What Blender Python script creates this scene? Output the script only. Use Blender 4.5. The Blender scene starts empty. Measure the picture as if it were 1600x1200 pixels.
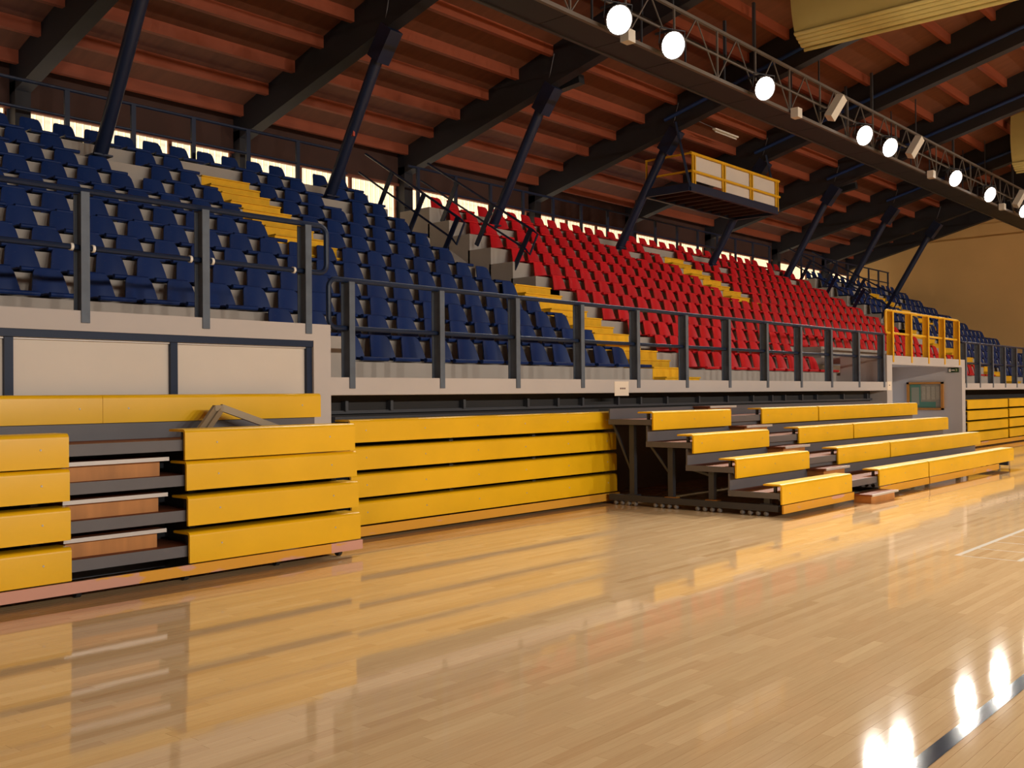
import bpy, bmesh, math, random
from mathutils import Vector, Matrix
random.seed(7)
sc = bpy.context.scene
COL = sc.collection
# ------------------------------------------------------------------ camera
EYE = Vector((0.0, 0.0, 1.5))
FPX, PSI, PIT, ROL = 1584.2, math.radians(48.91), math.radians(0.5702), math.radians(-0.5172)
FW = Vector((math.sin(PSI) * math.cos(PIT), math.cos(PSI) * math.cos(PIT), math.sin(PIT)))
RT0 = Vector((math.cos(PSI), -math.sin(PSI), 0)); UP0 = RT0.cross(FW)
RT = math.cos(ROL) * RT0 + math.sin(ROL) * UP0
UP = -math.sin(ROL) * RT0 + math.cos(ROL) * UP0
cam = bpy.data.objects.new('camera', bpy.data.cameras.new('camera'))
COL.objects.link(cam)
cam.data.sensor_width = 36.0; cam.data.sensor_fit = 'HORIZONTAL'
cam.data.lens = FPX / 1600 * 36.0
cam.data.clip_start = 0.05; cam.data.clip_end = 400
M = Matrix((RT, UP, -FW)).transposed().to_4x4(); M.translation = EYE
cam.matrix_world = M
sc.camera = cam
def px(x, y, z):
    d = Vector((x, y, z)) - EYE; w = d.dot(FW)
    return (800 + FPX * d.dot(RT) / w, 600 - FPX * d.dot(UP) / w) if w > .1 else (-9999, 0)
# ------------------------------------------------------------------ world + exposure
w = bpy.data.worlds.new('world'); sc.world = w; w.use_nodes = True
w.node_tree.nodes['Background'].inputs[0].default_value = (.75, .85, 1, 1)
w.node_tree.nodes['Background'].inputs[1].default_value = 0.6
vs = sc.view_settings
vs.view_transform = 'Standard'; vs.look = 'None'; vs.gamma = 1.0; vs.use_curve_mapping = False
vs.exposure = 0.12
sc.cycles.use_denoising = True
sc.cycles.max_bounces = 8; sc.cycles.diffuse_bounces = 4; sc.cycles.glossy_bounces = 4
sc.cycles.sample_clamp_indirect = 6.0
sc.cycles.caustics_reflective = False; sc.cycles.caustics_refractive = False
FLOOD_W = 2300.0          # each flood lamp on the lighting walkways
LAMP_COL = (1.0, .94, .84)
# ------------------------------------------------------------------ materials
def lin(c):
    return tuple((v / 255 / 12.92) if v <= 10 else ((v / 255 + .055) / 1.055) ** 2.4 for v in c)
MATS = {}
def mat(name, rgb, rough=.5, metal=0.0, var=0.0, scale=4.0, coat=0.0, spec=.5, bump=0.0, stretch=(1, 1, 1), second=None, thresh=None, emit=0.0, objrand=0.0):
    if name in MATS: return MATS[name]
    m = bpy.data.materials.new(name); m.use_nodes = True
    nt = m.node_tree; b = nt.nodes['Principled BSDF']
    c = lin(rgb) + (1,)
    b.inputs['Base Color'].default_value = c
    b.inputs['Roughness'].default_value = rough; b.inputs['Metallic'].default_value = metal
    b.inputs['Specular IOR Level'].default_value = spec
    if coat: b.inputs['Coat Weight'].default_value = coat; b.inputs['Coat Roughness'].default_value = .08
    if emit:
        b.inputs['Emission Color'].default_value = c; b.inputs['Emission Strength'].default_value = emit
    src = None
    if var or second or bump:
        tc = nt.nodes.new('ShaderNodeTexCoord'); mp = nt.nodes.new('ShaderNodeMapping')
        mp.inputs['Scale'].default_value = stretch
        nt.links.new(tc.outputs['Object'], mp.inputs['Vector'])
        nz = nt.nodes.new('ShaderNodeTexNoise'); nz.inputs['Scale'].default_value = scale; nz.inputs['Detail'].default_value = 5
        nt.links.new(mp.outputs[0], nz.inputs['Vector'])
        ramp = nt.nodes.new('ShaderNodeValToRGB')
        e = ramp.color_ramp.elements
        if second:
            lo, hi = thresh
            e[0].position = lo; e[0].color = c
            e[1].position = hi; e[1].color = lin(second) + (1,)
        else:
            e[0].position = .3; e[0].color = tuple(v * (1 - var) for v in c[:3]) + (1,)
            e[1].position = .7; e[1].color = tuple(min(1, v * (1 + var)) for v in c[:3]) + (1,)
        nt.links.new(nz.outputs['Fac'], ramp.inputs[0])
        src = ramp.outputs[0]
        if bump:
            bp = nt.nodes.new('ShaderNodeBump'); bp.inputs['Strength'].default_value = bump; bp.inputs['Distance'].default_value = .01
            nt.links.new(nz.outputs['Fac'], bp.inputs['Height']); nt.links.new(bp.outputs[0], b.inputs['Normal'])
    if objrand:
        oi = nt.nodes.new('ShaderNodeObjectInfo'); mr = nt.nodes.new('ShaderNodeMapRange')
        mr.inputs['To Min'].default_value = 1 - objrand; mr.inputs['To Max'].default_value = 1 + objrand
        nt.links.new(oi.outputs['Random'], mr.inputs['Value'])
        mx = nt.nodes.new('ShaderNodeMix'); mx.data_type = 'RGBA'; mx.blend_type = 'MULTIPLY'; mx.inputs['Factor'].default_value = 1
        if src: nt.links.new(src, mx.inputs['A'])
        else: mx.inputs['A'].default_value = c
        nt.links.new(mr.outputs[0], mx.inputs['B'])
        src = mx.outputs['Result']
    if src: nt.links.new(src, b.inputs['Base Color'])
    MATS[name] = m
    return m
YEL = mat('bench_yellow', (240, 186, 18), .32, var=.07, scale=1.3, spec=.5)
YELP = mat('paint_yellow', (232, 176, 30), .45, var=.06, scale=3)
YELS = mat('stair_yellow', (238, 182, 20), .7, var=.09, scale=6, objrand=.16)
SKIRT = mat('skirting_chipped', (226, 162, 44), .6, second=(214, 160, 138), thresh=(.60, .64), scale=1.6, stretch=(1, 3, 4))
SKIRTB = mat('skirting_bare', (212, 158, 138), .8, second=(228, 168, 44), thresh=(.60, .63), scale=1.2, stretch=(1, 3, 4))
STEEL = mat('grey_steel_paint', (98, 95, 98), .45, var=.05, scale=3)
STEELD = mat('dark_steel_paint', (62, 64, 70), .5, var=.08, scale=3)
ALU = mat('aluminium_nosing', (205, 200, 196), .4, metal=.35)
DECKW = mat('deck_plywood', (128, 74, 48), .6, spec=.2, var=.15, scale=3, stretch=(1, 6, 6))
STEPW = mat('step_plywood', (190, 126, 66), .45, var=.16, scale=2.2, stretch=(4, 1, .7))
CONC = mat('concrete_grey', (176, 166, 156), .85, var=.06, scale=1.4, bump=.05)
CONCP = mat('wall_paint_grey', (192, 184, 180), .8, var=.03, scale=.9)
PANELW = mat('panel_cream', (214, 203, 191), .6, var=.035, scale=1.1)
NAVY = mat('navy_paint', (28, 41, 66), .4, spec=.25, var=.1, scale=5)
GREYNAVY = mat('worn_navy_paint', (94, 103, 116), .45, spec=.25, var=.12, scale=7)
STRUTB = mat('strut_navy', (19, 33, 62), .42, var=.1, scale=2)
PIPEB = mat('pipe_blue', (30, 58, 110), .45)
BEAM = mat('beam_dark', (35, 32, 36), .7, var=.15, scale=1.2, stretch=(1, .2, 1))
PURL = mat('purlin_wood', (144, 68, 38), .65, var=.14, scale=2.2, stretch=(.25, 3, 3))
CEILW = mat('ceiling_boards', (118, 70, 46), .75, var=.12, scale=3, stretch=(2.5, .3, 1), bump=.05)
FASC = mat('fascia_wood', (66, 38, 28), .8, var=.12, scale=2)
TRIMR = mat('window_trim', (120, 62, 40), .6)
WALLF = mat('far_wall_plaster', (238, 190, 122), .85, var=.05, scale=.5, bump=.02)
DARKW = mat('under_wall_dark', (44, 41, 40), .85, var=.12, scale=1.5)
BLUE = mat('seat_blue', (22, 46, 98), .45, spec=.22, second=(70, 72, 110), thresh=(.66, .8), scale=7, stretch=(1.2, 1, 3), objrand=.10)
RED = mat('seat_red', (206, 26, 36), .42, spec=.3, var=.06, scale=5, objrand=.08)
WHITE = mat('white_plastic', (232, 226, 214), .5)
PAPER = mat('paper_white', (242, 226, 206), .8)
INK = mat('print_ink', (120, 92, 86), .8)
CURT = mat('curtain_vinyl', (190, 172, 104), .36, var=.04, scale=2)
OAK = mat('frame_oak', (186, 124, 48), .5, var=.1, scale=5)
NAVYL = mat('line_navy', (24, 30, 48), .5, spec=0, coat=1)
LINEW = mat('line_white', (236, 226, 210), .5, spec=0, coat=1)
CHORD = mat('chord_steel', (112, 104, 98), .5)
LEADC = mat('folded_rail_steel', (150, 134, 110), .45, metal=.3)
REDTAG = mat('red_tape', (200, 80, 60), .6)
GREENS = mat('exit_green', (28, 56, 22), .5)
RUBBER = mat('castor_nylon', (140, 138, 138), .5)
BLACK = mat('black_plastic', (34, 36, 40), .5)
# translucent window sheeting lit by daylight, and the flood lamp glass, give off light
def emat(name, rgb, s):
    m = bpy.data.materials.new(name); m.use_nodes = True; b = m.node_tree.nodes['Principled BSDF']
    b.inputs['Base Color'].default_value = lin(rgb) + (1,); b.inputs['Roughness'].default_value = .5
    b.inputs['Emission Color'].default_value = lin(rgb) + (1,); b.inputs['Emission Strength'].default_value = s
    return m
GLOW = emat('corrugated_sheet_daylit', (255, 238, 202), .85)
RIB = emat('corrugated_sheet_rib', (255, 228, 184), .4)
LAMP = emat('flood_lens', (255, 250, 240), 24.0)
def floor_mat():
    m = bpy.data.materials.new('maple_floor'); m.use_nodes = True; nt = m.node_tree; b = nt.nodes['Principled BSDF']
    at = nt.nodes.new('ShaderNodeAttribute'); at.attribute_name = 'tone'
    tc = nt.nodes.new('ShaderNodeTexCoord'); mp = nt.nodes.new('ShaderNodeMapping'); mp.inputs['Scale'].default_value = (1.2, 22, 1)
    nt.links.new(tc.outputs['Object'], mp.inputs['Vector'])
    nz = nt.nodes.new('ShaderNodeTexNoise'); nz.inputs['Scale'].default_value = 3; nz.inputs['Detail'].default_value = 6
    nt.links.new(mp.outputs[0], nz.inputs['Vector'])
    ramp = nt.nodes.new('ShaderNodeValToRGB'); e = ramp.color_ramp.elements
    e[0].position = 0; e[0].color = lin((188, 146, 98)) + (1,)
    e[1].position = 1; e[1].color = lin((242, 210, 162)) + (1,)
    mm = nt.nodes.new('ShaderNodeMath'); mm.operation = 'MULTIPLY_ADD'; mm.inputs[1].default_value = .35
    nt.links.new(nz.outputs['Fac'], mm.inputs[0]); nt.links.new(at.outputs['Fac'], mm.inputs[2])
    nt.links.new(mm.outputs[0], ramp.inputs[0]); nt.links.new(ramp.outputs[0], b.inputs['Base Color'])
    b.inputs['Roughness'].default_value = .5; b.inputs['Specular IOR Level'].default_value = 0.0
    b.inputs['Coat Weight'].default_value = 1.0; b.inputs['Coat Roughness'].default_value = .05; b.inputs['Coat IOR'].default_value = 1.5
    n2 = nt.nodes.new('ShaderNodeTexNoise'); n2.inputs['Scale'].default_value = 1.6; n2.inputs['Detail'].default_value = 2
    nt.links.new(tc.outputs['Object'], n2.inputs['Vector'])
    bp = nt.nodes.new('ShaderNodeBump'); bp.inputs['Strength'].default_value = .03; bp.inputs['Distance'].default_value = .02
    nt.links.new(n2.outputs['Fac'], bp.inputs['Height']); nt.links.new(bp.outputs[0], b.inputs['Coat Normal'])
    return m
MAPLE = floor_mat()
# ------------------------------------------------------------------ mesh helpers
class MB:
    def __init__(s): s.v = []; s.f = []
    def box(s, x0, x1, y0, y1, z0, z1):
        n = len(s.v)
        s.v += [(x0, y0, z0), (x1, y0, z0), (x1, y1, z0), (x0, y1, z0), (x0, y0, z1), (x1, y0, z1), (x1, y1, z1), (x0, y1, z1)]
        s.f += [tuple(n + i for i in q) for q in ((0, 3, 2, 1), (4, 5, 6, 7), (0, 1, 5, 4), (1, 2, 6, 5), (2, 3, 7, 6), (3, 0, 4, 7))]
        return s
    def prism(s, poly, a0, a1, axis='x'):      # poly: 2-D outline in the plane across `axis`
        n = len(s.v); k = len(poly)
        for a in (a0, a1):
            for p, q in poly:
                s.v.append((a, p, q) if axis == 'x' else (p, a, q) if axis == 'y' else (p, q, a))
        s.f.append(tuple(range(n, n + k))); s.f.append(tuple(range(n + 2 * k - 1, n + k - 1, -1)))
        for i in range(k):
            j = (i + 1) % k; s.f.append((n + j, n + i, n + k + i, n + k + j))
        return s
    def beam(s, a, b, wd, ht=None, up=(0, 0, 1)):   # rectangular bar from a to b
        a = Vector(a); b = Vector(b); ht = wd if ht is None else ht
        d = (b - a).normalized(); u = Vector(up)
        if abs(d.dot(u)) > .98: u = Vector((0, 1, 0))
        sx = d.cross(u).normalized(); sy = sx.cross(d).normalized(); n = len(s.v)
        for c in (a, b):
            for i, j in ((-1, -1), (1, -1), (1, 1), (-1, 1)): s.v.append(tuple(c + sx * i * wd / 2 + sy * j * ht / 2))
        s.f += [tuple(n + i for i in q) for q in ((0, 3, 2, 1), (4, 5, 6, 7), (0, 1, 5, 4), (1, 2, 6, 5), (2, 3, 7, 6), (3, 0, 4, 7))]
        return s
    def tube(s, pts, r, k=8, closed=False):
        pts = [Vector(p) for p in pts]; n0 = len(s.v); m = len(pts); ref = None
        for i, p in enumerate(pts):
            a = pts[i - 1] if (i or closed) else p; b = pts[(i + 1) % m] if (i < m - 1 or closed) else p
            d = (b - a).normalized()
            if ref is None:
                ref = Vector((0, 0, 1)) if abs(d.z) < .9 else Vector((1, 0, 0))
            u = (ref - d * ref.dot(d)).normalized(); ref = u; v = d.cross(u)
            for j in range(k):
                t = 2 * math.pi * j / k; s.v.append(tuple(p + (u * math.cos(t) + v * math.sin(t)) * r))
        for i in range(m if closed else m - 1):
            for j in range(k):
                a = n0 + i * k; b = n0 + ((i + 1) % m) * k
                s.f.append((a + j, a + (j + 1) % k, b + (j + 1) % k, b + j))
        if not closed:
            s.f.append(tuple(n0 + j for j in reversed(range(k)))); s.f.append(tuple(n0 + (m - 1) * k + j for j in range(k)))
        return s
    def lathe(s, prof, c, axis, k=14):           # prof: (radius, distance along axis)
        c = Vector(c); d = Vector(axis).normalized(); u = d.orthogonal().normalized(); v = d.cross(u); n0 = len(s.v)
        for r, t in prof:
            for j in range(k):
                a = 2 * math.pi * j / k; s.v.append(tuple(c + d * t + (u * math.cos(a) + v * math.sin(a)) * r))
        for i in range(len(prof) - 1):
            for j in range(k):
                s.f.append((n0 + i * k + j, n0 + i * k + (j + 1) % k, n0 + (i + 1) * k + (j + 1) % k, n0 + (i + 1) * k + j))
        s.f.append(tuple(n0 + j for j in reversed(range(k)))); s.f.append(tuple(n0 + (len(prof) - 1) * k + j for j in range(k)))
        return s
    def mesh(s, name, m, smooth=False):
        me = bpy.data.meshes.new(name); me.from_pydata(s.v, [], s.f); me.validate()
        bm = bmesh.new(); bm.from_mesh(me); bmesh.ops.recalc_face_normals(bm, faces=bm.faces); bm.to_mesh(me); bm.free()
        if m: me.materials.append(m)
        if smooth:
            me.polygons.foreach_set('use_smooth', [True] * len(me.polygons))
            if smooth != 'all':
                try: me.set_sharp_from_angle(angle=math.radians(40))
                except Exception: pass
        return me
    def build(s, name, m, parent=None, smooth=False):
        return link(name, s.mesh(name, m, smooth), parent)
def link(name, data, parent=None):
    o = bpy.data.objects.new(name, data); COL.objects.link(o)
    if parent: o.parent = parent
    return o
def tag(o, label=None, cat=None, group=None, kind=None):
    for k, v in (('label', label), ('category', cat), ('group', group), ('kind', kind)):
        if v: o[k] = v
    return o
def thing(name, label, cat, group=None, loc=None):
    o = bpy.data.objects.new(name, None); COL.objects.link(o); o.empty_display_size = .2
    if loc: o.location = loc
    return tag(o, label, cat, group)
def box(name, m, parent, *b): return MB().box(*b).build(name, m, parent)
def grid_solid(fn, nu, nv, thick):
    """closed shell around the surface fn(u, v) -> (point, normal)"""
    mb = MB(); n = (nu + 1) * (nv + 1)
    A = []; B = []
    for j in range(nv + 1):
        for i in range(nu + 1):
            p, nn = fn(i / nu, j / nv); A.append(Vector(p)); B.append(Vector(p) + Vector(nn).normalized() * thick)
    mb.v = [tuple(p) for p in A + B]
    idx = lambda i, j, s=0: s * n + j * (nu + 1) + i
    for j in range(nv):
        for i in range(nu):
            mb.f.append((idx(i, j), idx(i + 1, j), idx(i + 1, j + 1), idx(i, j + 1)))
            mb.f.append((idx(i, j, 1), idx(i, j + 1, 1), idx(i + 1, j + 1, 1), idx(i + 1, j, 1)))
    for i in range(nu):
        mb.f.append((idx(i, 0), idx(i, 0, 1), idx(i + 1, 0, 1), idx(i + 1, 0)))
        mb.f.append((idx(i, nv), idx(i + 1, nv), idx(i + 1, nv, 1), idx(i, nv, 1)))
    for j in range(nv):
        mb.f.append((idx(0, j), idx(0, j + 1), idx(0, j + 1, 1), idx(0, j, 1)))
        mb.f.append((idx(nu, j), idx(nu, j, 1), idx(nu, j + 1, 1), idx(nu, j + 1)))
    return mb
# ------------------------------------------------------------------ the place: dimensions
YF = 8.35                                   # front face of the tribune
def YR(n): return 9.5 + .616 * (n - 1)      # front of seating row n
def ZR(n): return 1.91 + .317 * (n - 1) + .0026 * (n - 1) ** 2
XEND = 45.2; XNEAR = -8.0; YBACK = 18.95; YRIDGE = -6.0; YFRONT = -30.0
def ZP(y): return 8.61 + .305 * (14.9 - y)  # underside of the purlins
def ZB(y): return 8.0 + .265 * (14.9 - y)   # underside of the roof beams
PD = .22
BEAMX = [3.1, 8.0, 12.7, 17.5, 22.6, 27.5, 32.55, 37.8, 42.5]
# ---- floor
floor = tag(box('floor', MAPLE, None, XNEAR, XEND, YFRONT, 9.3, -.12, -.016), kind='structure')
PW = .066
planks = []
rng = random.Random(3)
y = -6.0; row = 0
while y < 9.25:
    x = -4 + rng.random() * -1.2
    while x < XEND:
        L = rng.choice((.45, .6, .75, .9, 1.1, 1.3))
        x1 = min(x + L, XEND)
        planks.append((x, x1, y, y + PW, min(1, max(0, rng.gauss(.36, .075))), rng.uniform(-.00004, .00004)))
        x = x1
    y += PW; row += 1
def plank_geo(mb, p):
    x0, x1, y0, y1, t, tl = p; n = len(mb.v); g = .0006
    x0 += g; x1 -= g; y0 += g; y1 -= g
    mb.v += [(x0, y0, -.016), (x1, y0, -.016), (x1, y1, -.016), (x0, y1, -.016), (x0, y0, -.0002 - tl), (x1, y0, -.0002 - tl), (x1, y1, -.0002 + tl), (x0, y1, -.0002 + tl)]
    mb.f += [tuple(n + i for i in q) for q in ((4, 5, 6, 7), (0, 1, 5, 4), (1, 2, 6, 5), (2, 3, 7, 6), (3, 0, 4, 7))]
def tone(me, vals, per=8):
    a = me.attributes.new('tone', 'FLOAT', 'POINT')
    a.data.foreach_set('value', [v for v in vals for _ in range(per)])
def psize(p):
    c = px((p[0] + p[1]) / 2, p[2], 0)
    if not (-10 < c[0] < 1610 and 600 < c[1] < 1215): return 0
    a = px(p[0], p[2], 0); b = px(p[1], p[3], 0); d = px(p[0], p[3], 0)
    return abs((b[0] - a[0]) * (d[1] - a[1]) - (b[1] - a[1]) * (d[0] - a[0]))
order = sorted(range(len(planks)), key=lambda i: -psize(planks[i]))
near = set(order[:300])
for i in order[:300]:
    mb = MB(); plank_geo(mb, planks[i]); me = bpy.data.meshes.new('plank'); me.from_pydata(mb.v, [], mb.f); me.materials.append(MAPLE)
    tone(me, [planks[i][4]]); link('plank', me, floor)
mb = MB()
rest = [p for i, p in enumerate(planks) if i not in near]
for p in rest: plank_geo(mb, p)
me = bpy.data.meshes.new('plank_field'); me.from_pydata(mb.v, [], mb.f); me.materials.append(MAPLE); tone(me, [p[4] for p in rest])
tag(link('plank_field', me, floor), kind='stuff')
# painted court lines
box('painted_line', NAVYL, floor, -3, XEND, 1.425, 1.50, -.002, .0012)
for yy in (3.0, 2.48): box('painted_line', LINEW, floor, 9.58, 22, yy, yy + .045, -.002, .0012)
for i in range(18): box('painted_line', LINEW, floor, 9.58 + .535 * i, 9.60 + .535 * i, 2.52, 3.0, -.002, .0012)
# ---- ceiling: sloping deck, purlins, beams
def roofq(off0, off1): return [(YBACK + .4, ZP(YBACK + .4) + off0), (YRIDGE, ZP(YRIDGE) + off0), (YRIDGE, ZP(YRIDGE) + off1), (YBACK + .4, ZP(YBACK + .4) + off1)]
ceiling = tag(MB().prism(roofq(PD, PD + .12), XNEAR, XEND + .2).build('ceiling', CEILW), kind='structure')
zr = ZP(YRIDGE) + PD
MB().prism([(YRIDGE, zr), (YFRONT, zr - .3 * (YRIDGE - YFRONT)), (YFRONT, zr - .3 * (YRIDGE - YFRONT) + .12), (YRIDGE, zr + .12)], XNEAR, XEND + .2).build('ceiling_slope', CEILW, ceiling)
PY = [18.55, 17.65, 16.75, 15.83, 14.9, 13.9, 12.88, 11.85, 10.8, 9.74, 8.66, 7.56]
while PY[-1] > YRIDGE + 1.2: PY.append(PY[-1] - 1.1)
edges = [XNEAR] + BEAMX + [XEND]
for bx0, bx1 in zip(edges[:-1], edges[1:]):
    for yy in PY:
        a = ZP(yy)
        MB().prism([(yy - .05, a), (yy + .06, a - .0), (yy + .06, a + PD + .05), (yy - .05, a + PD + .05)], bx0 + .1, bx1 - .1).build('purlin', PURL, ceiling)
for x in BEAMX + [XEND - .15]:
    wd = .14
    MB().prism([(YBACK + .2, ZB(YBACK)), (YRIDGE, ZB(YRIDGE)), (YRIDGE, ZP(YRIDGE) + PD), (YBACK + .2, ZP(YBACK + .2) + PD)], x - wd, x + wd).build('beam', BEAM, ceiling)
for x in (22.6, 27.5, 32.55, 37.8):
    MB().tube([(x - .2, 14.2, ZB(14.2) + .38), (x - .2, YRIDGE + 1, ZB(YRIDGE + 1) + .38)], .05, 8).build('blue_pipe', PIPEB, ceiling, True)
# ---- walls
far = box('wall_right', WALLF, None, XEND, XEND + .2, YFRONT, YBACK + .2, -.1, 17); tag(far, kind='structure')
tag(box('wall_near', CONCP, None, XNEAR - .2, XNEAR, YFRONT, YBACK + .2, -.1, 17), kind='structure')
tag(box('wall_front', CONCP, None, XNEAR, XEND, YFRONT - .2, YFRONT, -.1, 12), kind='structure')
wb = tag(box('wall_back', CONCP, None, XNEAR, XEND, YBACK, YBACK + .2, 0, 5.46), kind='structure')
box('fascia', FASC, wb, XNEAR, XEND, YBACK - .06, YBACK + .2, 6.82, 8.2)
box('sill', TRIMR, wb, XNEAR, XEND, YBACK - .1, YBACK + .2, 5.44, 5.5)
box('head_trim', TRIMR, wb, XNEAR, XEND, YBACK - .1, YBACK - .0, 6.76, 6.82)
# corrugated translucent windows along the back
wx = [XNEAR] + [v for b in BEAMX for v in (b - .18, b + .18)] + [XEND]
win = []
k = 0
for a, b in zip(wx[0::2], wx[1::2]):
    mids = max(1, round((b - a) / 1.55))
    for i in range(mids):
        win.append((a + (b - a) * i / mids + .04, a + (b - a) * (i + 1) / mids - .04))
for i, (a, b) in enumerate(win):
    root = bpy.data.objects.new('window_%d' % (i + 1), None); COL.objects.link(root); tag(root, kind='structure')
    mb = MB(); n = max(4, int((b - a) / .15)); pts = []
    for j in range(n + 1):
        xx = a + (b - a) * j / n; pts += [(xx, YBACK + .02), (xx + (b - a) / n * .78, YBACK + .02), (xx + (b - a) / n * .82, YBACK + .06), (xx + (b - a) / n * .96, YBACK + .06)] if j < n else [(xx, YBACK + .02)]
    poly = pts + [(b, YBACK + .1), (a, YBACK + .1)]
    mb.prism(poly, 5.5, 6.78, 'z').build('pane', GLOW, root)
    rb = MB()
    for j in range(1, n): rb.box(a + (b - a) * j / n - .004, a + (b - a) * j / n + .004, YBACK + .005, YBACK + .025, 5.5, 6.78)
    rb.build('ribs', RIB, root)
    box('mullion', TRIMR, root, a - .04, a, YBACK - .04, YBACK + .1, 5.5, 6.78)
    box('mullion', TRIMR, root, b, b + .04, YBACK - .04, YBACK + .1, 5.5, 6.78)
for x in BEAMX: box('pier', BEAM, wb, x - .14, x + .14, YBACK - .3, YBACK + .1, 5.46, ZB(YBACK) + .3)
# ---- tribune: concrete seating steps
trib = tag(bpy.data.objects.new('concrete_tribune', None), kind='structure'); COL.objects.link(trib)
VOM = [(14.1, 15.9), (33.95, 35.9)]
for n in range(1, 13):
    segs = [(XNEAR, 22.75), (27.35, XEND)] if n <= 2 else [(XNEAR, XEND)] if n <= 6 else [(XNEAR, VOM[0][0]), (VOM[0][1], VOM[1][0]), (VOM[1][1], XEND)]
    y1 = YR(n + 1) + .05 if n < 12 else YR(13) + .35
    for a, b in segs:
        box('seating_step', CONC, trib, a, b, YR(n), y1, 3.5 if n >= 7 else max(ZR(n) - .75, 1.4), ZR(n))
box('seating_step', CONC, trib, 22.75, 27.35, YR(3) - .55, YR(3) + .1, 1.55, ZR(3))
for a, b in VOM:                              # stepped passages up to the back wall
    box('landing', CONC, trib, a, b, YR(6), YR(7) + .75, 3.2, ZR(6) - .0)
    MB().prism([(YR(7) + .7, 3.3), (YR(7) + .7, ZR(6)), (15.6, 4.66), (YBACK, 4.66), (YBACK, 3.3)], a, b).build('ramp', CONC, trib)
# walkway behind the parapet
box('walkway', CONC, trib, 6.5, 22.0, YF + .25, 9.55, 1.5, 1.56)
box('walkway', CONC, trib, XNEAR, 6.71, YF + .2, 10.8, 1.3, 2.15)
box('walkway', CONC, trib, 27.3, XEND, YF + .25, 9.55, 1.5, 1.56)
box('side_pier', CONC, trib, 6.9, 7.72, 9.38, 9.5, 1.5, 2.2)
# ---- facade
wl = tag(bpy.data.objects.new('wall_left', None), kind='structure'); COL.objects.link(wl)
box('parapet', CONCP, wl, XNEAR, 6.71, YF, YF + .25, 2.065, 2.237)
box('pilaster', CONCP, wl, 6.49, 6.71, YF, YF + .25, 0, 2.065)
box('wall_base', CONCP, wl, XNEAR, 6.49, YF, YF + .25, 0, 1.2)
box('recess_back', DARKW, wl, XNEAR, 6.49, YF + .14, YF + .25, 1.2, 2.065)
px_m = [XNEAR + .1, -1.0, .5, 2.0, 3.475, 4.935, 6.46]
for a, b in zip(px_m[:-1], px_m[1:]): box('panel', PANELW, wl, a + .03, b - .03, YF + .07, YF + .12, 1.2, 2.0)
for a in px_m[1:]: box('mullion', NAVY, wl, a - .035, a + .035, YF + .03, YF + .13, 1.2, 2.03)
box('frame_top', NAVY, wl, XNEAR, 6.50, YF + .01, YF + .13, 2.0, 2.065)
box('frame_strip', ALU, wl, XNEAR, 6.44, YF + .045, YF + .06, 1.985, 2.0)
wc = tag(bpy.data.objects.new('wall_center', None), kind='structure'); COL.objects.link(wc)
box('parapet', CONCP, wc, 6.71, 21.995, YF, YF + .25, 1.506, 1.692)
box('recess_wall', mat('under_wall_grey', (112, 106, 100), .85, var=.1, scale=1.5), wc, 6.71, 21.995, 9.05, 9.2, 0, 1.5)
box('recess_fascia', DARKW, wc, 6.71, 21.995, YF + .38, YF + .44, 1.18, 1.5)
box('recess_rail', STEELD, wc, 6.71, 21.995, YF + .33, YF + .40, 1.30, 1.335)
for x in (7.17, 7.83, 9.03, 10.25, 10.89, 11.45, 12.32, 12.91, 13.65, 14.62, 15.57, 16.48, 17.22, 17.74, 18.47, 19.13, 20.42, 21.66):
    box('bracket', STEELD, wc, x - .02, x + .02, YF + .3, YF + .40, 1.33, 1.44)
# entrance passage under the tribune
we = tag(bpy.data.objects.new('wall_entrance', None), kind='structure'); COL.objects.link(we)
box('pier', CONCP, we, 21.995, 22.3, YF, 9.4, 0, 2.276); box('passage_wall', CONCP, we, 21.995, 22.3, 9.4, 13, 0, 1.85)
box('jamb', CONCP, we, 27.04, 27.3, YF, 13, 0, 2.276)
box('lintel', CONCP, we, 22.3, 27.04, YF, YF + .3, 2.08, 2.276)
box('soffit', CONCP, we, 22.3, 27.04, YF + .3, 13, 2.12, 2.276)
box('passage_end', CONCP, we, 22.3, 27.04, 12.8, 13, 0, 2.12)
wr = tag(bpy.data.objects.new('wall_far_center', None), kind='structure'); COL.objects.link(wr)
box('parapet', CONCP, wr, 27.3, XEND, YF, YF + .25, 1.51, 1.675)
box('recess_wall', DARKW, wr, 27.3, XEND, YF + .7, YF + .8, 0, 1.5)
# ------------------------------------------------------------------ stairs (painted)
def stairs(label, x0, x1, rows, first_block=True):
    t = thing('yellow_stairs', label, 'stairs', 'yellow stairs between the seat blocks')
    for n in rows:
        box('painted_riser', YELS, t, x0, x1, YR(n) - .006, YR(n) + .3, ZR(n) - .18, ZR(n) + .006)
        box('step_block', YELS, t, x0 + .03, x1 + .06, YR(n) - (.235 if n != 7 else .09), YR(n) - .008, (ZR(n - 1) if n > 1 else 1.56) + .001, ZR(n) - .165)
        box('shadow_lip', YELS, t, x0 + .03, x1 + .06, YR(n) - (.262 if n != 7 else .115), YR(n) - .01, ZR(n) - .165, ZR(n) - .14)  # overhanging lip added so a shadow line falls across the block front
        box('painted_edge', YELS, t, x0, x1, YR(n) - .03, YR(n) + .29, ZR(n) + .007, ZR(n) + .03)
        box('painted_tread', YELS, t, x0, x1, YR(n) + .3, YR(n) + .6, ZR(n) - .01, ZR(n) + .006)
    return t
stairs('yellow painted concrete stairs rising from the front walkway beside the red seats', 14.52, 15.6, range(1, 7))
stairs('yellow painted concrete stairs high among the blue seats behind the left railing', 9.76, 10.74, range(7, 12))
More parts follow.
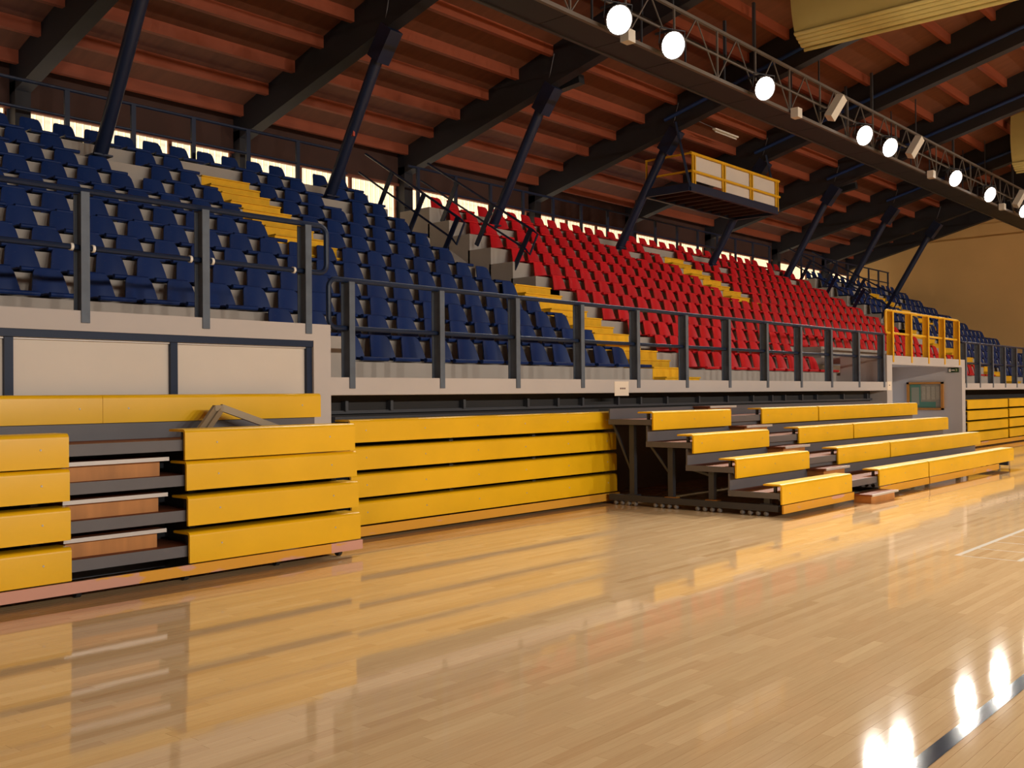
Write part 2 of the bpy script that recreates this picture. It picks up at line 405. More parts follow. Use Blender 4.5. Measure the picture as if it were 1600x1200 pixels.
stairs('yellow painted concrete stairs high in the middle of the red seats', 24.62, 25.62, range(7, 12))
stairs('distant yellow painted stairs at the foot of the far blue seats', 34.95, 35.9, range(1, 7))
stairs('distant yellow painted stairs high among the far blue seats by the end wall', 39.6, 40.5, range(7, 12))
# ------------------------------------------------------------------ seats
PITCH = .535
def back_fn(u, v):
    s = 2 * u - 1
    hw = (.214 - .062 * v ** 1.1) * (1 if v < .8 else math.sqrt(max(0.02, 1 - ((v - .8) / .2) ** 2 * .14)))
    z = .055 + .315 * v - (.018 * abs(s) ** 6 if v > .85 else 0)
    y = .335 + .085 * v - .05 * (abs(s) ** 2.2) * (1 - .35 * v) + .02 * (1 - v) ** 2
    return (s * hw, y * 1.2, z), (0, 1, .25)
def pan_fn(u, v):
    s = 2 * u - 1
    hw = .214 - .04 * v
    y = -.085 + .51 * v
    z = .062 - .012 * math.sin(math.pi * v) + .012 * abs(s) ** 4 * min(1, v * 1.6)
    if v < .12: z -= .02 * (1 - v / .12) ** 1.5
    return (s * hw, y, z), (0, 0, -1)
def lip(mb):
    pr = []
    for t in range(7):
        a = math.pi * .5 + math.pi * t / 6
        pr.append((-.072 + .024 * math.cos(a), .034 + .026 * math.sin(a)))
    mb.prism(pr + [(-.04, .008), (-.04, .06)], -.212, .212)
bmb = grid_solid(back_fn, 6, 5, .016); pmb = grid_solid(pan_fn, 4, 4, .02); lip(pmb)
def dup_mesh(mb, name, m): return mb.mesh(name, m, True)
allmb = MB()
for q in (bmb, pmb):
    n = len(allmb.v); allmb.v += q.v; allmb.f += [tuple(n + i for i in f) for f in q.f]
SM = {c: (bmb.mesh('backrest', m, True), pmb.mesh('seat_pan', m, True), allmb.mesh('stadium_seat', m, True)) for c, m in (('blue', BLUE), ('red', RED))}
def ordn(n): return '%d%s' % (n, 'th' if 10 <= n % 100 <= 20 else {1: 'st', 2: 'nd', 3: 'rd'}.get(n % 10, 'th'))
seats = []      # (colour, x, row, label)
def near_strut(x, n):
    return n in (10, 11, 12) and any((-.28 if n < 12 else -.1) < x - (b + (.12 if n == 10 else 0)) < (.5 if n == 11 else .28) for b in BEAMX)
for n in range(1, 13):
    up = 14.42 if n <= 6 else 14.02
    ref = 'the lower yellow stairs' if n <= 6 else 'the stepped passage'
    # blue block, counted leftwards
    i = 0; x = up - .26 - (0.0 if n % 2 else .05)
    while x > 2.0:
        i += 1
        skip = (7 <= n <= 11 and 9.55 < x < 10.98) or near_strut(x, n) or (n <= 2 and x < 7.55)
        if not skip: seats.append(('blue', x, n, 'blue plastic seat, %s row up, %s place left of %s' % (ordn(n), ordn(i), ref)))
        x -= PITCH
    i = 0; x = 16.42 if n <= 6 else 16.55
    while x < 33.75:
        i += 1
        skip = (7 <= n <= 11 and 24.35 < x < 25.9) or near_strut(x, n) or (n <= 2 and 22.3 < x < 27.9)
        if not skip: seats.append(('red', x, n, 'red plastic seat, %s row up, %s place right of %s' % (ordn(n), ordn(i), ref)))
        x += PITCH
    i = 0; x = 36.25
    ref = 'the far yellow stairs' if n <= 6 else 'the far stepped passage'
    while x < 44.9:
        i += 1
        skip = (7 <= n <= 11 and 39.3 < x < 40.8) or near_strut(x, n)
        if not skip: seats.append(('blue', x, n, 'blue plastic seat, %s row up, %s place right of %s' % (ordn(n), ordn(i), ref)))
        x += PITCH
def dist(s): return (Vector((s[1], YR(s[2]), ZR(s[2]))) - EYE).length
inview = [s for s in seats if -240 < px(s[1], YR(s[2]), ZR(s[2]))[0] < 1660]
for colour in ('blue', 'red'):
    L = sorted([s for s in inview if s[0] == colour], key=lambda s: (not (-15 < px(s[1], YR(s[2]), ZR(s[2]))[0] < 1615), dist(s)))
    bme, pme, ame = SM[colour]
    for c, x, n, lab in L[:300]:
        loc = (x + rng.uniform(-.008, .008), YR(n) + .01, ZR(n) + .004)
        if dist((c, x, n)) < 21:
            o = thing(colour + '_stadium_seat', lab, 'seat', colour + ' tribune seats', loc)
            link('seat_pan', pme, o); link('backrest', bme, o)
        else:
            o = link(colour + '_stadium_seat', ame); o.location = loc; tag(o, lab, 'seat', colour + ' tribune seats')
    mb = MB()
    for c, x, n, lab in L[300:]:
        k = len(mb.v); mb.v += [(p[0] + x, p[1] + YR(n) + .01, p[2] + ZR(n) + .004) for p in allmb.v]; mb.f += [tuple(k + i for i in f) for f in allmb.f]
    if mb.v:
        o = mb.build(colour + '_seat_mass', BLUE if colour == 'blue' else RED, None, True)
        tag(o, 'mass of distant %s plastic seats in the farther rows of the tribune' % colour, 'seats', None, 'stuff')
# ------------------------------------------------------------------ railings
def ipost(x, y, z0, zp, z1, m, parent, w=.075, d=.13):
    mb = MB()
    mb.box(x - w / 2, x + w / 2, y, y + .012, z0, z1)
    mb.box(x - .006, x + .006, y + .012, y + d, zp, z1)
    mb.box(x - w / 2, x + w / 2, y + d, y + d + .012, zp, z1)
    return mb.build('post', m, parent)
def loop(x, xr, y, z0, z1, r, s=1):         # rounded rail end at x, opening towards s
    R = .09; pts = [(xr, y, z1)]
    for t in range(5):
        a = math.pi / 2 * t / 4; pts.append((x + s * R - s * R * math.sin(a), y, z1 - R + R * math.cos(a)))
    for t in range(5):
        a = math.pi / 2 * t / 4; pts.append((x + s * R - s * R * math.cos(a), y, z0 + R - R * math.sin(a)))
    pts.append((xr, y, z0)); return pts
def front_rail(label, xs, z0, zp, zm, zt, x0, x1, m=GREYNAVY, mr=NAVY, left_loop=False, right_loop=False, grp='front railings of the tribune', r=.028):
    t = thing('railing', label, 'railing', grp)
    for x in xs: ipost(x, YF - .013, z0, zp, zt - .02, m, t)
    yy = YF + .06
    if left_loop:
        MB().tube(loop(x0, x0 + .3, yy, zm, zt, r), r, 8).build('rail_end', mr, t, True); x0 += .3
    if right_loop:
        MB().tube(loop(x1, x1 - .3, yy, zm, zt, r, -1), r, 8).build('rail_end', mr, t, True); x1 -= .3
    MB().tube([(x0, yy, zt), (x1, yy, zt)], r, 8).build('top_rail', mr, t, True)
    MB().tube([(x0, yy, zm), (x1, yy, zm)], r * .9, 8).build('middle_rail', mr, t, True)
    return t
lr = front_rail('dark blue railing on the higher cream panelled wall at the left', [.57, 1.74, 2.91, 4.09, 5.243, 6.425], 2.134, 2.237, 2.778, 3.265, -3, 6.71, right_loop=True)
for x in (4.0, 4.19, 5.12, 5.35, 6.29): MB().tube([(x - .012, YF + .06, 2.778), (x + .012, YF + .06, 2.778)], .034, 10).build('white_band', WHITE, lr, True)
front_rail('long dark blue railing on the low parapet in front of blue and red seats', [6.993 + 1.3487 * i for i in range(12)], 1.574, 1.692, 2.217, 2.728, 6.735, 21.99, left_loop=True)
front_rail('distant dark railing on the parapet beyond the entrance passage', [27.39 + 1.156 * i for i in range(15)], 1.56, 1.675, 2.2, 2.73, 27.2, XEND - .1)
er = front_rail('yellow railing on the lintel above the entrance passage', [22.37, 23.5, 24.62, 25.75, 26.86], 2.13, 2.276, 2.777, 3.27, 22.1, 27.0, YELP, YELP, True, True, None)
def back_rail(label, x0, x1, n):
    t = thing('back_railing', label, 'railing', 'railings behind the top row')
    yy = YR(13) + .06
    for i in range(n):
        x = x0 + (x1 - x0) * (i + .0) / (n - 1)
        MB().beam((x, yy, ZR(12)), (x, yy, 6.74), .085, .05).build('post', STRUTB, t)
    MB().tube([(x0 - .3, yy, 6.74), (x1 + .1, yy, 6.74)], .03, 6).build('top_rail', STRUTB, t)
    MB().tube([(x0 - .3, yy, 6.28), (x1 + .1, yy, 6.28)], .026, 6).build('middle_rail', STRUTB, t)
back_rail('dark railing behind the top row of the near blue seats', 5.6, 14.0, 8)
back_rail('dark railing behind the top row of the red seats', 16.2, 33.6, 15)
back_rail('dark railing behind the top row of the far blue seats', 36.2, 44.9, 9)
def pass_rail(label, x, ya, za, yb, zb_, s):
    """sloping handrail beside a stepped passage; (ya, za) low end, (yb, zb_) high end"""
    t = thing('passage_handrail', label, 'handrail', 'handrails of the stepped passages')
    a = Vector((x, ya, za)); b = Vector((x, yb, zb_)); d = (b - a).normalized(); nrm = Vector((0, d.z, -d.y))
    lo = nrm * .42
    MB().tube([tuple(a), tuple(b)], .026, 6).build('top_rail', STRUTB, t)
    MB().tube([tuple(a + lo), tuple(b + lo)], .022, 6).build('middle_rail', STRUTB, t)
    e = a - d * .14 + Vector((0, 0, -.02)); MB().tube([tuple(a), tuple(e), tuple(e + lo + Vector((0, 0, -.04))), tuple(a + lo)], .024, 6).build('rail_end', STRUTB, t)
    for f in (.02, .36, .7):
        p = a + (b - a) * f
        MB().beam(tuple(p), tuple(p + nrm * .95), .03, .11, (0, 1, 0)).build('post', STRUTB, t)
pass_rail('dark sloping handrail along the right edge of the near blue seats', 14.15, 13.64, 4.91, 16.4, 6.62, 1)
pass_rail('dark sloping handrail along the left edge of the red seats', 15.98, 13.32, 4.86, 16.4, 6.72, 1)
pass_rail('dark sloping handrail along the right edge of the red seats', 34.02, 13.6, 4.95, 16.4, 6.65, 1)
pass_rail('dark sloping handrail along the left edge of the far blue seats', 35.95, 13.3, 4.86, 16.4, 6.72, 1)
# ------------------------------------------------------------------ struts
SN = ['strut above the blue seats at the far left, nearest the camera', 'strut with a red tag above the blue seats', 'strut left of the hanging camera platform, first above the red seats',
      'strut at the left end of the hanging platform', 'strut at the right end of the hanging platform', 'strut, first right of the hanging platform', 'strut, second right of the hanging platform', 'strut nearest the end wall']
for x, s in zip(BEAMX[1:], SN):
    t = thing('roof_strut', 'dark blue steel ' + s, 'strut', 'raking struts under the roof beams')
    MB().tube([(x, 15.85, 5.36), (x, 14.12, 8.22)], .115, 10).build('shaft', STRUTB, t, True)
    box('foot_plate', STRUTB, t, x - .16, x + .16, 15.68, 16.0, 5.413, 5.44)
    MB().beam((x, 14.35, 7.8), (x, 13.95, ZB(13.95) + .06), .3, .34).build('head_bracket', STRUTB, t)
    for sx in (-.11, .11): MB().tube([(x + sx, 14.05, 8.25), (x + sx * 1.6, 13.8, ZP(13.8))], .012, 5).build('tie_rod', STEEL, t)
    if abs(x - 12.7) < .01: box('red_tag', REDTAG, t, x - .06, x - .02, 15.0, 15.06, 6.48, 6.62)
for k_, (x, lab) in enumerate([(17.85, 'long dark box hung beside the strut first above the red seats'), (32.95, 'long dark box hung beside the first strut right of the platform')]):
    t = thing('hung_box', lab, 'loudspeaker')
    MB().beam((x, 14.6, 8.32 - .15 * k_), (x, 13.45, 8.44 - .1 * k_), .2, .2).build('body', BLACK, t)
    MB().beam((x - .11, 14.6, 8.42 - .15 * k_), (x - .11, 13.4, 8.54 - .1 * k_), .02, .03).build('edge_strip', STEEL, t)
# ------------------------------------------------------------------ bleachers
RB = .286
def bz(i): return .395 + RB * i             # bench top
def dz(i): return .29 + RB * i              # deck top
def bench_prof(y, zt, hgt=.24, dep=.25, th=.022, R=.035):
    out = [(y, zt - hgt)]; inn = [(y + th, zt - hgt)]
    for t in range(6):
        a = math.pi / 2 * t / 5
        out.append((y + R - R * math.cos(a), zt - R + R * math.sin(a)))
        inn.append((y + R - (R - th) * math.cos(a), zt - R + (R - th) * math.sin(a)))
    out.append((y + dep - .02, zt)); out.append((y + dep, zt - .008)); inn.append((y + dep - .01, zt - th))
    return out + inn[::-1]
def bench(t, x0, x1, y, zt, bolts=True, hgt=.24):
    b = MB().prism(bench_prof(y, zt, hgt), x0, x1).build('bench', YEL, t, True)
    if bolts:
        mb = MB(); n = max(2, round((x1 - x0) / .75))
        for i in range(n):
            x = x0 + (x1 - x0) * (i + .25) / (n - .5)
            mb.lathe([(.009, 0), (.006, .004)], (x, y, zt - .115), (0, -1, 0), 6)
        mb.build('bolt_row', ALU, b)
    # brackets carrying the bench off the deck
    n = max(2, round((x1 - x0) / 1.2))
    for i in range(n):
        x = x0 + .06 + (x1 - x0 - .12) * i / (n - 1)
        MB().box(x - .02, x + .02, y + .10, y + .13, zt - .115, zt - .02).build('bench_bracket', STEELD, t)
def deck(t, x0, x1, y0, y1, i):
    box('deck', DECKW, t, x0, x1, y0 + .012, y1, dz(i) - .03, dz(i))
    box('deck_edge', STEEL, t, x0, x1, y0, y0 + .012, dz(i) - .085, dz(i) + .004)
    box('deck_end', STEEL, t, x0 - .012, x0, y0, y1, dz(i) - .07, dz(i) + .002)
def step_box(t, x0, x1, y0, y1, z0, hh):
    s = box('aisle_step', STEPW, t, x0, x1, y0, y1, z0, z0 + hh - .022)
    box('step_top', DECKW, s, x0 - .04, x1 + .05, y0 - .05, y1, z0 + hh - .022, z0 + hh)
    box('nosing', ALU, s, x0 - .04, x1 + .05, y0 - .062, y0 - .05, z0 + hh - .028, z0 + hh + .003)
# left unit, pushed together
t = thing('telescopic_bleacher', 'yellow bleacher in the left foreground with an aisle gap showing steps', 'bleacher', 'telescopic bleachers')
for i in range(4):
    yy = 7.372 + .012 * i
    for a, b in ((.6, 3.50), (4.455 + .005 * (3 - i), 6.235 + .01 * (3 - i))): bench(t, a, b, yy, bz(i) + (.008, .014, .011, -.015)[i], hgt=(.25, .242, .238, .25)[i])
    deck(t, .6, 6.2, yy + .05, 8.2, i)
    if i < 3: step_box(t, 3.54, 4.29 + .02 * i, yy + .19, yy + .55, dz(i), .15)
box('rear_riser', STEEL, t, .6, 6.3, 8.10, 8.13, dz(3), 1.32)
for a, b in ((.6, 4.10), (4.103, 6.36)): bench(t, a, b, 8.075, 1.525, hgt=.235)
box('frame_back', STEELD, t, .6, 6.2, 7.98, 8.02, .05, dz(3) - .1)
for a in (.7, 3.3, 4.6, 6.1): box('side_frame', STEELD, t, a, a + .06, 7.6, 8.15, .02, dz(3) - .1)
box('skirting', SKIRTB, t, .6, 4.02, 7.35, 7.37, .06, .145); box('skirting', SKIRT, t, 4.02, 5.9, 7.35, 7.37, .06, .145); box('skirting', SKIRTB, t, 5.9, 6.27, 7.35, 7.37, .06, .145)
for x in (1.5, 2.5, 3.6, 4.5, 5.4, 6.1): MB().lathe([(.035, -.02), (.035, .02)], (x, 7.5, .035), (1, 0, 0), 10).build('castor', BLACK, t)
# folded frame lying on it
t = thing('folded_handrail', 'folded pale metal handrail lying on the left yellow bleacher', 'handrail')
for o_ in (0, .075): MB().beam((4.80 + o_, 7.80, dz(3) + .03), (5.02 + o_, 7.86, 1.40), .03, .05).build('arm', LEADC, t)
MB().beam((5.01, 7.86, 1.40), (5.095, 7.86, 1.40), .045, .05).build('hinge', LEADC, t)
MB().beam((5.08, 7.86, 1.405), (5.72, 7.80, dz(3) + .03), .04, .06).build('long_arm', LEADC, t)
# centre unit, pushed together
t = thing('telescopic_bleacher', 'closed yellow bleacher of four boards below the long railing', 'bleacher', 'telescopic bleachers')
for i in range(4):
    bench(t, 6.80, 11.53, 8.138 + .006 * i, bz(i) - .005)
    deck(t, 6.82, 11.5, 8.2 + .006 * i, 8.9, i)
box('rear_rail', STEELD, t, 6.82, 11.5, 8.42, 8.5, 1.2, 1.275)
box('skirting', SKIRT, t, 6.3, 11.545, 8.11, 8.13, .035, .135)
for x in (6.9, 8.4, 9.9, 11.4): box('side_frame', STEELD, t, x, x + .06, 8.3, 8.85, .0, dz(3) - .1)
# pulled-out unit
YP, DP = 5.506, .5986
t = thing('telescopic_bleacher', 'pulled-out yellow bleacher with four stepped benches and a stair aisle', 'bleacher', 'telescopic bleachers')
for i in range(4):
    yy = YP + DP * i
    for a, b in ((11.17, 13.22), (14.175, 16.165), (16.205, 20.84)): bench(t, a, b, yy, bz(i))
    y1 = yy + DP + .12
    deck(t, 11.18, 20.84, yy + .035, y1, i)
    zt = dz(i + 1) - .08 if i < 3 else 1.29
    box('riser', STEEL, t, 11.18, 20.84, y1 - .02, y1, dz(i), zt)
    step_box(t, 13.36, 14.06, y1 - .26, y1 - .02, dz(i), .145)
    # supporting legs on rolling rails
    for x in (11.28, 16.15, 20.75):
        yl = yy + (.36 if i else .2)
        MB().box(x - .035, x + .035, yl, yl + .075, .13, dz(i) - .03).build('leg', STEELD, t)
        MB().box(x - .05, x + .05, yl - .05, yl + .12, .125, .15).build('leg_foot', OAK if (i in (1, 2)) else STEELD, t)
        if i: MB().beam((x, yl + .06, .45), (x, yl + .36, dz(i) - .05), .03).build('brace', STEELD, t)
for x in (11.24, 16.15, 20.75):
    MB().box(x - .03, x + .03, 5.58, 8.05, .06, .14).build('base_rail', STEELD, t)
    for g in range(4):
        for q in range(4):
            y_ = 5.75 + g * .63 + q * .105
            MB().lathe([(.012, -.026), (.028, -.016), (.028, .016), (.012, .026)], (x, y_, .028), (1, 0, 0), 10).build('castor', RUBBER, t, True)
deckx = dict(x0=11.55, x1=20.84)
box('rear_rail', STEELD, t, 11.3, 20.84, 8.04, 8.1, 1.2, 1.285)
for a, b in ((11.19, 13.27), (14.175, 16.165), (16.205, 19.85)): box('skirting', SKIRT, t, a, b, YP - .008, YP + .014, .045, .145)
s = box('floor_step', STEPW, t, 13.30, 14.13, 5.28, 5.52, .0, .098)
box('step_top', DECKW, s, 13.27, 14.20, 5.26, 5.52, .098, .118)
box('nosing', ALU, s, 13.27, 14.20, 5.248, 5.26, .094, .121)
# far unit, pushed together
t = thing('telescopic_bleacher', 'distant closed yellow bleacher at the right beyond the entrance', 'bleacher', 'telescopic bleachers')
for i in range(4):
    for a, b, o_ in ((27.33, 30.9, 0), (30.94, 38, .03)): bench(t, a, b, 8.30 - o_, bz(i) - .005 + o_ * .3, bolts=False)
    deck(t, 27.33, 38, 8.34, 8.95, i)
box('skirting', SKIRT, t, 27.33, 38, 8.25, 8.27, .03, .135)
# ------------------------------------------------------------------ lighting walkway with flood lamps and loudspeakers
YC0, YC1, ZC, ZT = 10.5, 11.26, 7.97, 9.0
cw = thing('lighting_catwalk', 'long hanging lighting walkway with latticed sides under the roof', 'catwalk')
X0C, X1C = 7.0, XEND - .1
for nm, yy, zz, r in (('front_chord', YC0, ZC, .035), ('rear_chord', YC1, ZC, .035), ('front_rail', YC0, ZT, .03), ('rear_rail', YC1, ZT, .03), ('front_mid_rail', YC0, ZC + .5, .018)):
    MB().beam((X0C, yy, zz), (X1C, yy, zz), r * 2).build(nm, STEELD if 'rear' in nm else CHORD, cw)
n = int((X1C - X0C) / 1.6)
for i in range(n):
    a = X0C + (X1C - X0C) * i / n; b = X0C + (X1C - X0C) * (i + 1) / n
    box('grating_panel', mat('grating_steel', (46, 49, 56), .6), cw, a + .01, b - .01, YC0 + .05, YC1 - .05, ZC - .02, ZC + .02)
    for yy in (YC0, YC1): MB().beam((a, yy, ZC), (a, yy, ZT), .035).build('post', CHORD if yy == YC0 else STEELD, cw)
    MB().beam((a, YC0, ZC), ((a + b) / 2, YC0, ZT), .022).build('brace', CHORD, cw)
    MB().beam(((a + b) / 2, YC0, ZT), (b, YC0, ZC), .022).build('brace', CHORD, cw)
    if i % 2 == 0:
        for yy in (YC0 + .02, YC1 - .02): MB().beam((a, yy, ZT), (a, yy, ZP(yy) + .1), .03 if i % 4 else .06).build('hanger', STEELD, cw)
def flood(label, p, aim, grp, power, cone=150, blend=.6, arm=True):
    t = thing('flood_lamp', label, 'flood lamp', grp, p)
    d = (Vector(aim) - Vector(p)).normalized()
    MB().lathe([(.07, -.34), (.13, -.30), (.15, -.16), (.25, -.02), (.262, .0), (.262, .025), (.245, .025), (.24, .0)], (0, 0, 0), d, 20).build('housing', STEEL, t, True)
    MB().lathe([(.238, .004), (.225, .016), (.12, .03)], (0, 0, 0), d, 20).build('lens', LAMP, t, True)
    sx = d.cross(Vector((0, 0, 1))).normalized()
    MB().tube([tuple(sx * .27 - d * .05), tuple(sx * .27 + Vector((0, 0, .3))), tuple(-sx * .27 + Vector((0, 0, .3))), tuple(-sx * .27 - d * .05)], .014, 6).build('yoke', STEELD, t)
    if arm: MB().beam((0, 0, .3), (0, .38, .3), .04).build('arm', STEELD, t)
    ld = bpy.data.lights.new('flood_light', 'SPOT'); ld.energy = power; ld.color = LAMP_COL; ld.spot_size = math.radians(cone); ld.spot_blend = blend; ld.shadow_soft_size = .24
    lo = bpy.data.objects.new('flood_light', ld); COL.objects.link(lo); lo.parent = t
    lo.location = d * .08; lo.rotation_euler = d.to_track_quat('-Z', 'Y').to_euler()
LX = [14.52, 16.27, 19.92, 25.33, 27.05, 32.4, 35.9, 40.05]
LL = ['leftmost of the lit flood lamps in view', 'second lit flood lamp from the left', 'third lit flood lamp from the left', 'fourth lit flood lamp, left of a close pair', 'fifth lit flood lamp, right of a close pair',
      'sixth lit flood lamp from the left', 'seventh lit flood lamp from the left', 'lit flood lamp at the right edge']
for x, l in zip(LX, LL): flood(l + ', on the hanging walkway', (x, 10.12, 8.0), (x - 8, -7, .5), 'flood lamps on the walkway', FLOOD_W * 1.35, 116, 1.0)
ORD = ['first', 'second', 'third', 'fourth', 'fifth', 'sixth', 'seventh', 'eighth']
for i in range(8):
    x = -3 + 6.2 * i
    flood('flood lamp on the far side of the hall behind the camera, ' + ORD[i] + ' along', (x, -22.4, 8.2), (x + (1 if i < 4 else 5), -3, 0), 'flood lamps behind the camera', FLOOD_W * (1.95 if i < 4 else 1.85), 110, 1.0, False)
flood('flood lamp on the walkway just above the top of the frame', (11.1, 10.12, 8.0), (6, -7, .5), 'flood lamps on the walkway', FLOOD_W * 1.35, 116, 1.0)
SP = [(24.05, 'large white loudspeaker box tilted on the walkway, left of the close pair of lamps'), (29.5, 'large white loudspeaker box tilted on the walkway, right of the close pair of lamps'), (40.2, 'large white loudspeaker box tilted on the walkway at the right edge')]
for x, l in SP:
    t = thing('loudspeaker', l, 'loudspeaker', 'large loudspeakers on the walkway')
    a = Vector((x * .975 - .12, 10.16, 8.05)); b = Vector((x * .975 + .14, 9.96, 8.57))
    MB().beam(tuple(a), tuple(b), .23, .2, (0, 1, 0)).build('cabinet', WHITE, t)
    dv = (b - a).normalized(); nv = Vector((.3, -1, -.35)).normalized(); nv = (nv - dv * nv.dot(dv)).normalized()
    MB().beam(tuple((a + b) / 2), tuple(Vector((x * .975, YC0 - .04, 8.3))), .05, .05).build('bracket', STEELD, t)
SB = [(15.1, 'small white box on the walkway between the two leftmost lamps'), (21.9, 'small white box on the walkway right of the third lamp'), (30.9, 'small white box on the walkway left of the sixth lamp'), (38.1, 'small white box on the walkway right of the seventh lamp')]
for x, l in SB:
    t = thing('small_loudspeaker', l, 'loudspeaker', 'small boxes on the walkway')
    MB().box(x - .11, x + .11, 10.24, 10.42, 7.8, 8.02).build('cabinet', WHITE, t)
    MB().box(x - .03, x + .03, 10.42, 10.46, 7.86, 8.0).build('bracket', STEELD, t)
# ------------------------------------------------------------------ divider curtains gathered under the roof
def curtain(label, x, y0, y1, zb):
    t = thing('divider_curtain', label, 'curtain', 'gathered divider curtains')
    def sheet(off, zlo, zhi, bul, nm):
        def fn(u, v):
            yv = y0 + (y1 - y0) * u
            s = math.sin(math.pi * min(1, v * 1.02)) ** .8
            wv = .012 * math.sin(u * 37 + off * 9) + .02 * math.sin(u * 11)
            return (x + off - bul * s * (1 - .35 * v) + wv * v, yv, zlo + (zhi - zlo) * v), (1, 0, 0)
        grid_solid(fn, 24, 12, .012).build(nm, CURT, t, True)
    sheet(-.05, zb + .26, zb + 2.2, .22, 'outer_drape')
    for i in range(4):
        pr = [(x - .02 + .10 * i + .075 * math.cos(a_ * math.pi / 6), zb + .24 - .055 * i + .05 * math.sin(a_ * math.pi / 6)) for a_ in range(12)]
        MB().prism(pr, y0, y1, 'y').build('fold', CURT, t, True)
    sheet(.34, zb + .1, zb + 2.2, -.06, 'rear_drape')
    MB().tube([(x + .42, y0, zb + .02), (x + .42, y1, zb + .02)], .045, 8).build('bottom_tube', CURT, t, True)
    MB().beam((x + .1, y0, zb + 2.2), (x + .1, y1, zb + 2.2), .1).build('carrier', STEELD, t)
curtain('gathered beige vinyl curtain hanging at the top right', 20.15, 9.5, -20, 8.83)
curtain('distant gathered beige vinyl curtain at the right edge', 36.1, 9.45, -20, 8.72)
# ------------------------------------------------------------------ hanging platform
t = thing('hanging_platform', 'hanging camera platform with yellow railing and white boards', 'platform')
PX0, PX1, PY0, PY1, PZ = 22.6, 27.45, 13.6, 14.96, 6.68
for yy in (PY0, PY1): box('edge_beam', STRUTB, t, PX0, PX1, yy - .05, yy + .05, PZ, PZ + .2)
for xx in (PX0, PX1): box('end_beam', STRUTB, t, xx - .04, xx + .04, PY0, PY1, PZ, PZ + .2)
for i in range(9):
    x = PX0 + .5 + i * .49; box('joist', FASC, t, x - .05, x + .05, PY0 + .05, PY1 - .05, PZ + .02, PZ + .14)
box('deck', FASC, t, PX0, PX1, PY0, PY1, PZ + .2, PZ + .23)
for i in range(4):
    x = PX0 + .12 + (PX1 - PX0 - .2) * i / 3
    for o_ in (0, .12): MB().box(x + o_ - .02, x + o_ + .02, PY0 - .04, PY0, PZ + .1, PZ + .98).build('post', YELP, t)
MB().tube([(PX0 + .02, PY0 - .03, PZ + .98), (PX1 + .1, PY0 - .03, PZ + .98)], .04, 6).build('top_rail', YELP, t)
MB().tube([(PX0 + .02, PY0 - .05, PZ + .52), (PX1 + .1, PY0 - .05, PZ + .52)], .035, 6).build('middle_rail', YELP, t)
for zz in (.52, .98): MB().tube([(PX0 + .05, PY0 - .03, PZ + zz), (PX0 + .05, PY1, PZ + zz)], .03, 6).build('side_rail', YELP, t)
MB().box(PX0 + .03, PX0 + .07, PY1 - .04, PY1, PZ + .1, PZ + .98).build('post', YELP, t)
for i, zl in enumerate((.30, .20, .17)):
    a = PX0 + .22 + (PX1 - PX0 - .2) * i / 3; b = PX0 + .1 + (PX1 - PX0 - .2) * (i + 1) / 3
    box('board', PANELW, t, a, b, PY0 + .01, PY0 + .03, PZ + zl, PZ + .95)
for xx, yy in ((PX0, PY0), (PX1 + .1, PY0)):
    MB().tube([(xx, yy - .02, PZ + .1), (xx - .25, yy + .25, ZB(yy) + .1)], .035, 6).build('hanger', STRUTB, t)
# fluorescent batten under the roof
t = thing('tube_light', 'unlit fluorescent tube light under the roof above the platform', 'light')
box('batten', WHITE, t, 24.7, 26.0, 14.02, 14.12, 8.74, 8.78); MB().tube([(24.75, 14.07, 8.70), (25.95, 14.07, 8.70)], .018, 6).build('tube', WHITE, t)
MB().tube([(24.7, 14.07, 8.78), (22.8, 14.07, 8.84)], .01, 5).build('cable', STEEL, t)
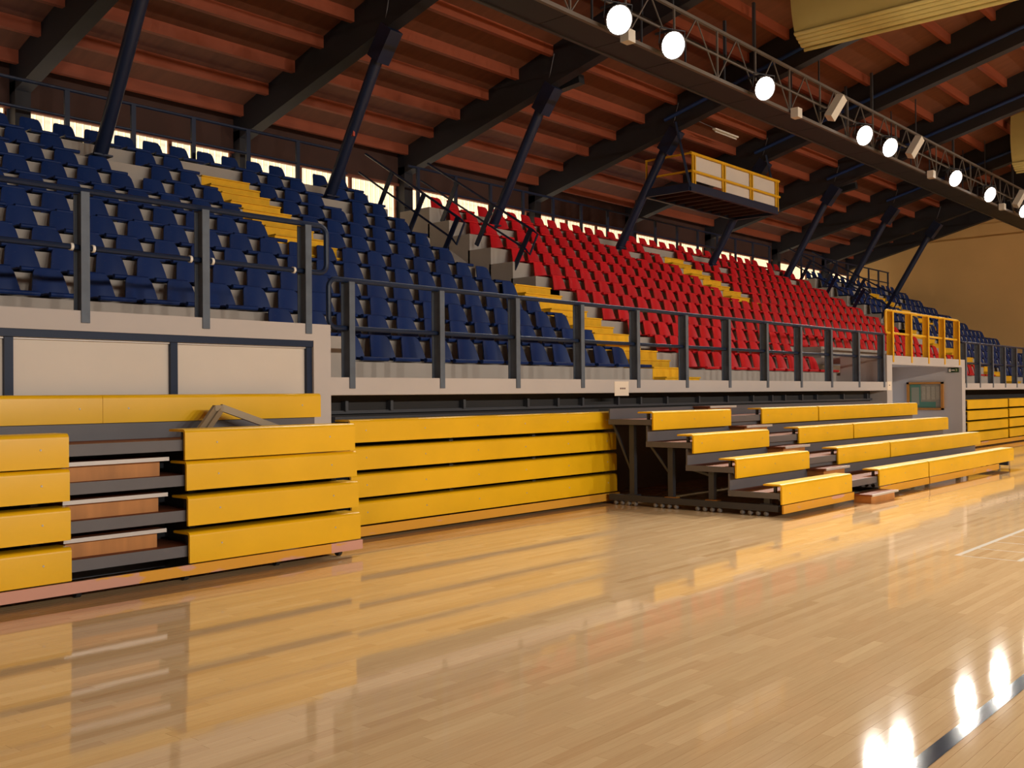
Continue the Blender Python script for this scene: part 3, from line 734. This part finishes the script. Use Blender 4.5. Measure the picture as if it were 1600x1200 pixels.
# ------------------------------------------------------------------ notices
t = thing('paper_notice', 'white paper notice taped on the grey parapet below the long railing', 'notice')
MB().box(11.78, 12.13, YF - .006, YF - .002, 1.462, 1.668).build('sheet', PAPER, t)
for a, b, z in ((11.915, 11.95, 1.566), (11.965, 12.0, 1.566), (12.015, 12.045, 1.566)):
    MB().box(a, b, YF - .0075, YF - .006, z - .012, z + .012).build('print', INK, t)
t = thing('paper_notice', 'small white paper notice on the pier left of the entrance', 'notice')
MB().box(22.0, 22.24, YF - .006, YF - .002, 1.51, 1.70).build('sheet', PAPER, t)
MB().box(22.09, 22.15, YF - .0075, YF - .006, 1.61, 1.63).build('print', INK, t)
XJ = 27.04
t = thing('notice_board', 'oak framed notice board on the entrance wall', 'notice board')
Y0, Y1, Z0, Z1 = 8.80, 9.73, .99, 1.715
for b in ((Y0, Y0 + .06, Z0, Z1), (Y1 - .06, Y1, Z0, Z1)): MB().box(XJ - .06, XJ, b[0], b[1], b[2], b[3]).build('frame_side', OAK, t)
for b in ((Z0, Z0 + .05), (Z1 - .05, Z1)): MB().box(XJ - .06, XJ, Y0, Y1, b[0], b[1]).build('frame_rail', OAK, t)
MB().box(XJ - .012, XJ - .002, Y0 + .05, Y1 - .05, Z0 + .04, Z1 - .04).build('back_board', mat('board_grey', (152, 142, 122), .6, var=.1, scale=9), t)
MB().box(XJ - .016, XJ - .012, 9.38, 9.66, 1.06, 1.66).build('poster', mat('poster_teal', (86, 132, 112), .6), t)
MB().box(XJ - .018, XJ - .016, 9.42, 9.62, 1.12, 1.58).build('poster_sheet', mat('poster_pale', (150, 150, 130), .6), t)
MB().box(XJ - .016, XJ - .012, 9.0, 9.38, 1.05, 1.2).build('poster', MATS['poster_teal'], t)
for i in range(4): MB().box(XJ - .016, XJ - .012, 8.9 + .12 * i, 8.99 + .12 * i, 1.26, 1.6).build('notice_sheet', mat('sheet_pale', (172, 160, 138), .7, var=.1, scale=30), t)
t = thing('exit_sign', 'small dark green exit sign at the top of the entrance wall', 'sign')
MB().box(XJ - .03, XJ, 8.42, 8.68, 1.955, 2.065).build('plate', GREENS, t)
MB().box(XJ - .034, XJ - .03, 8.61, 8.66, 1.97, 2.05).build('pictogram', PAPER, t)
MB().box(XJ - .034, XJ - .03, 8.45, 8.49, 1.985, 2.045).build('pictogram', mat('sign_pale_green', (150, 160, 110), .6), t)
MB().box(XJ - .034, XJ - .03, 8.515, 8.59, 2.0, 2.022).build('lettering', PAPER, t)
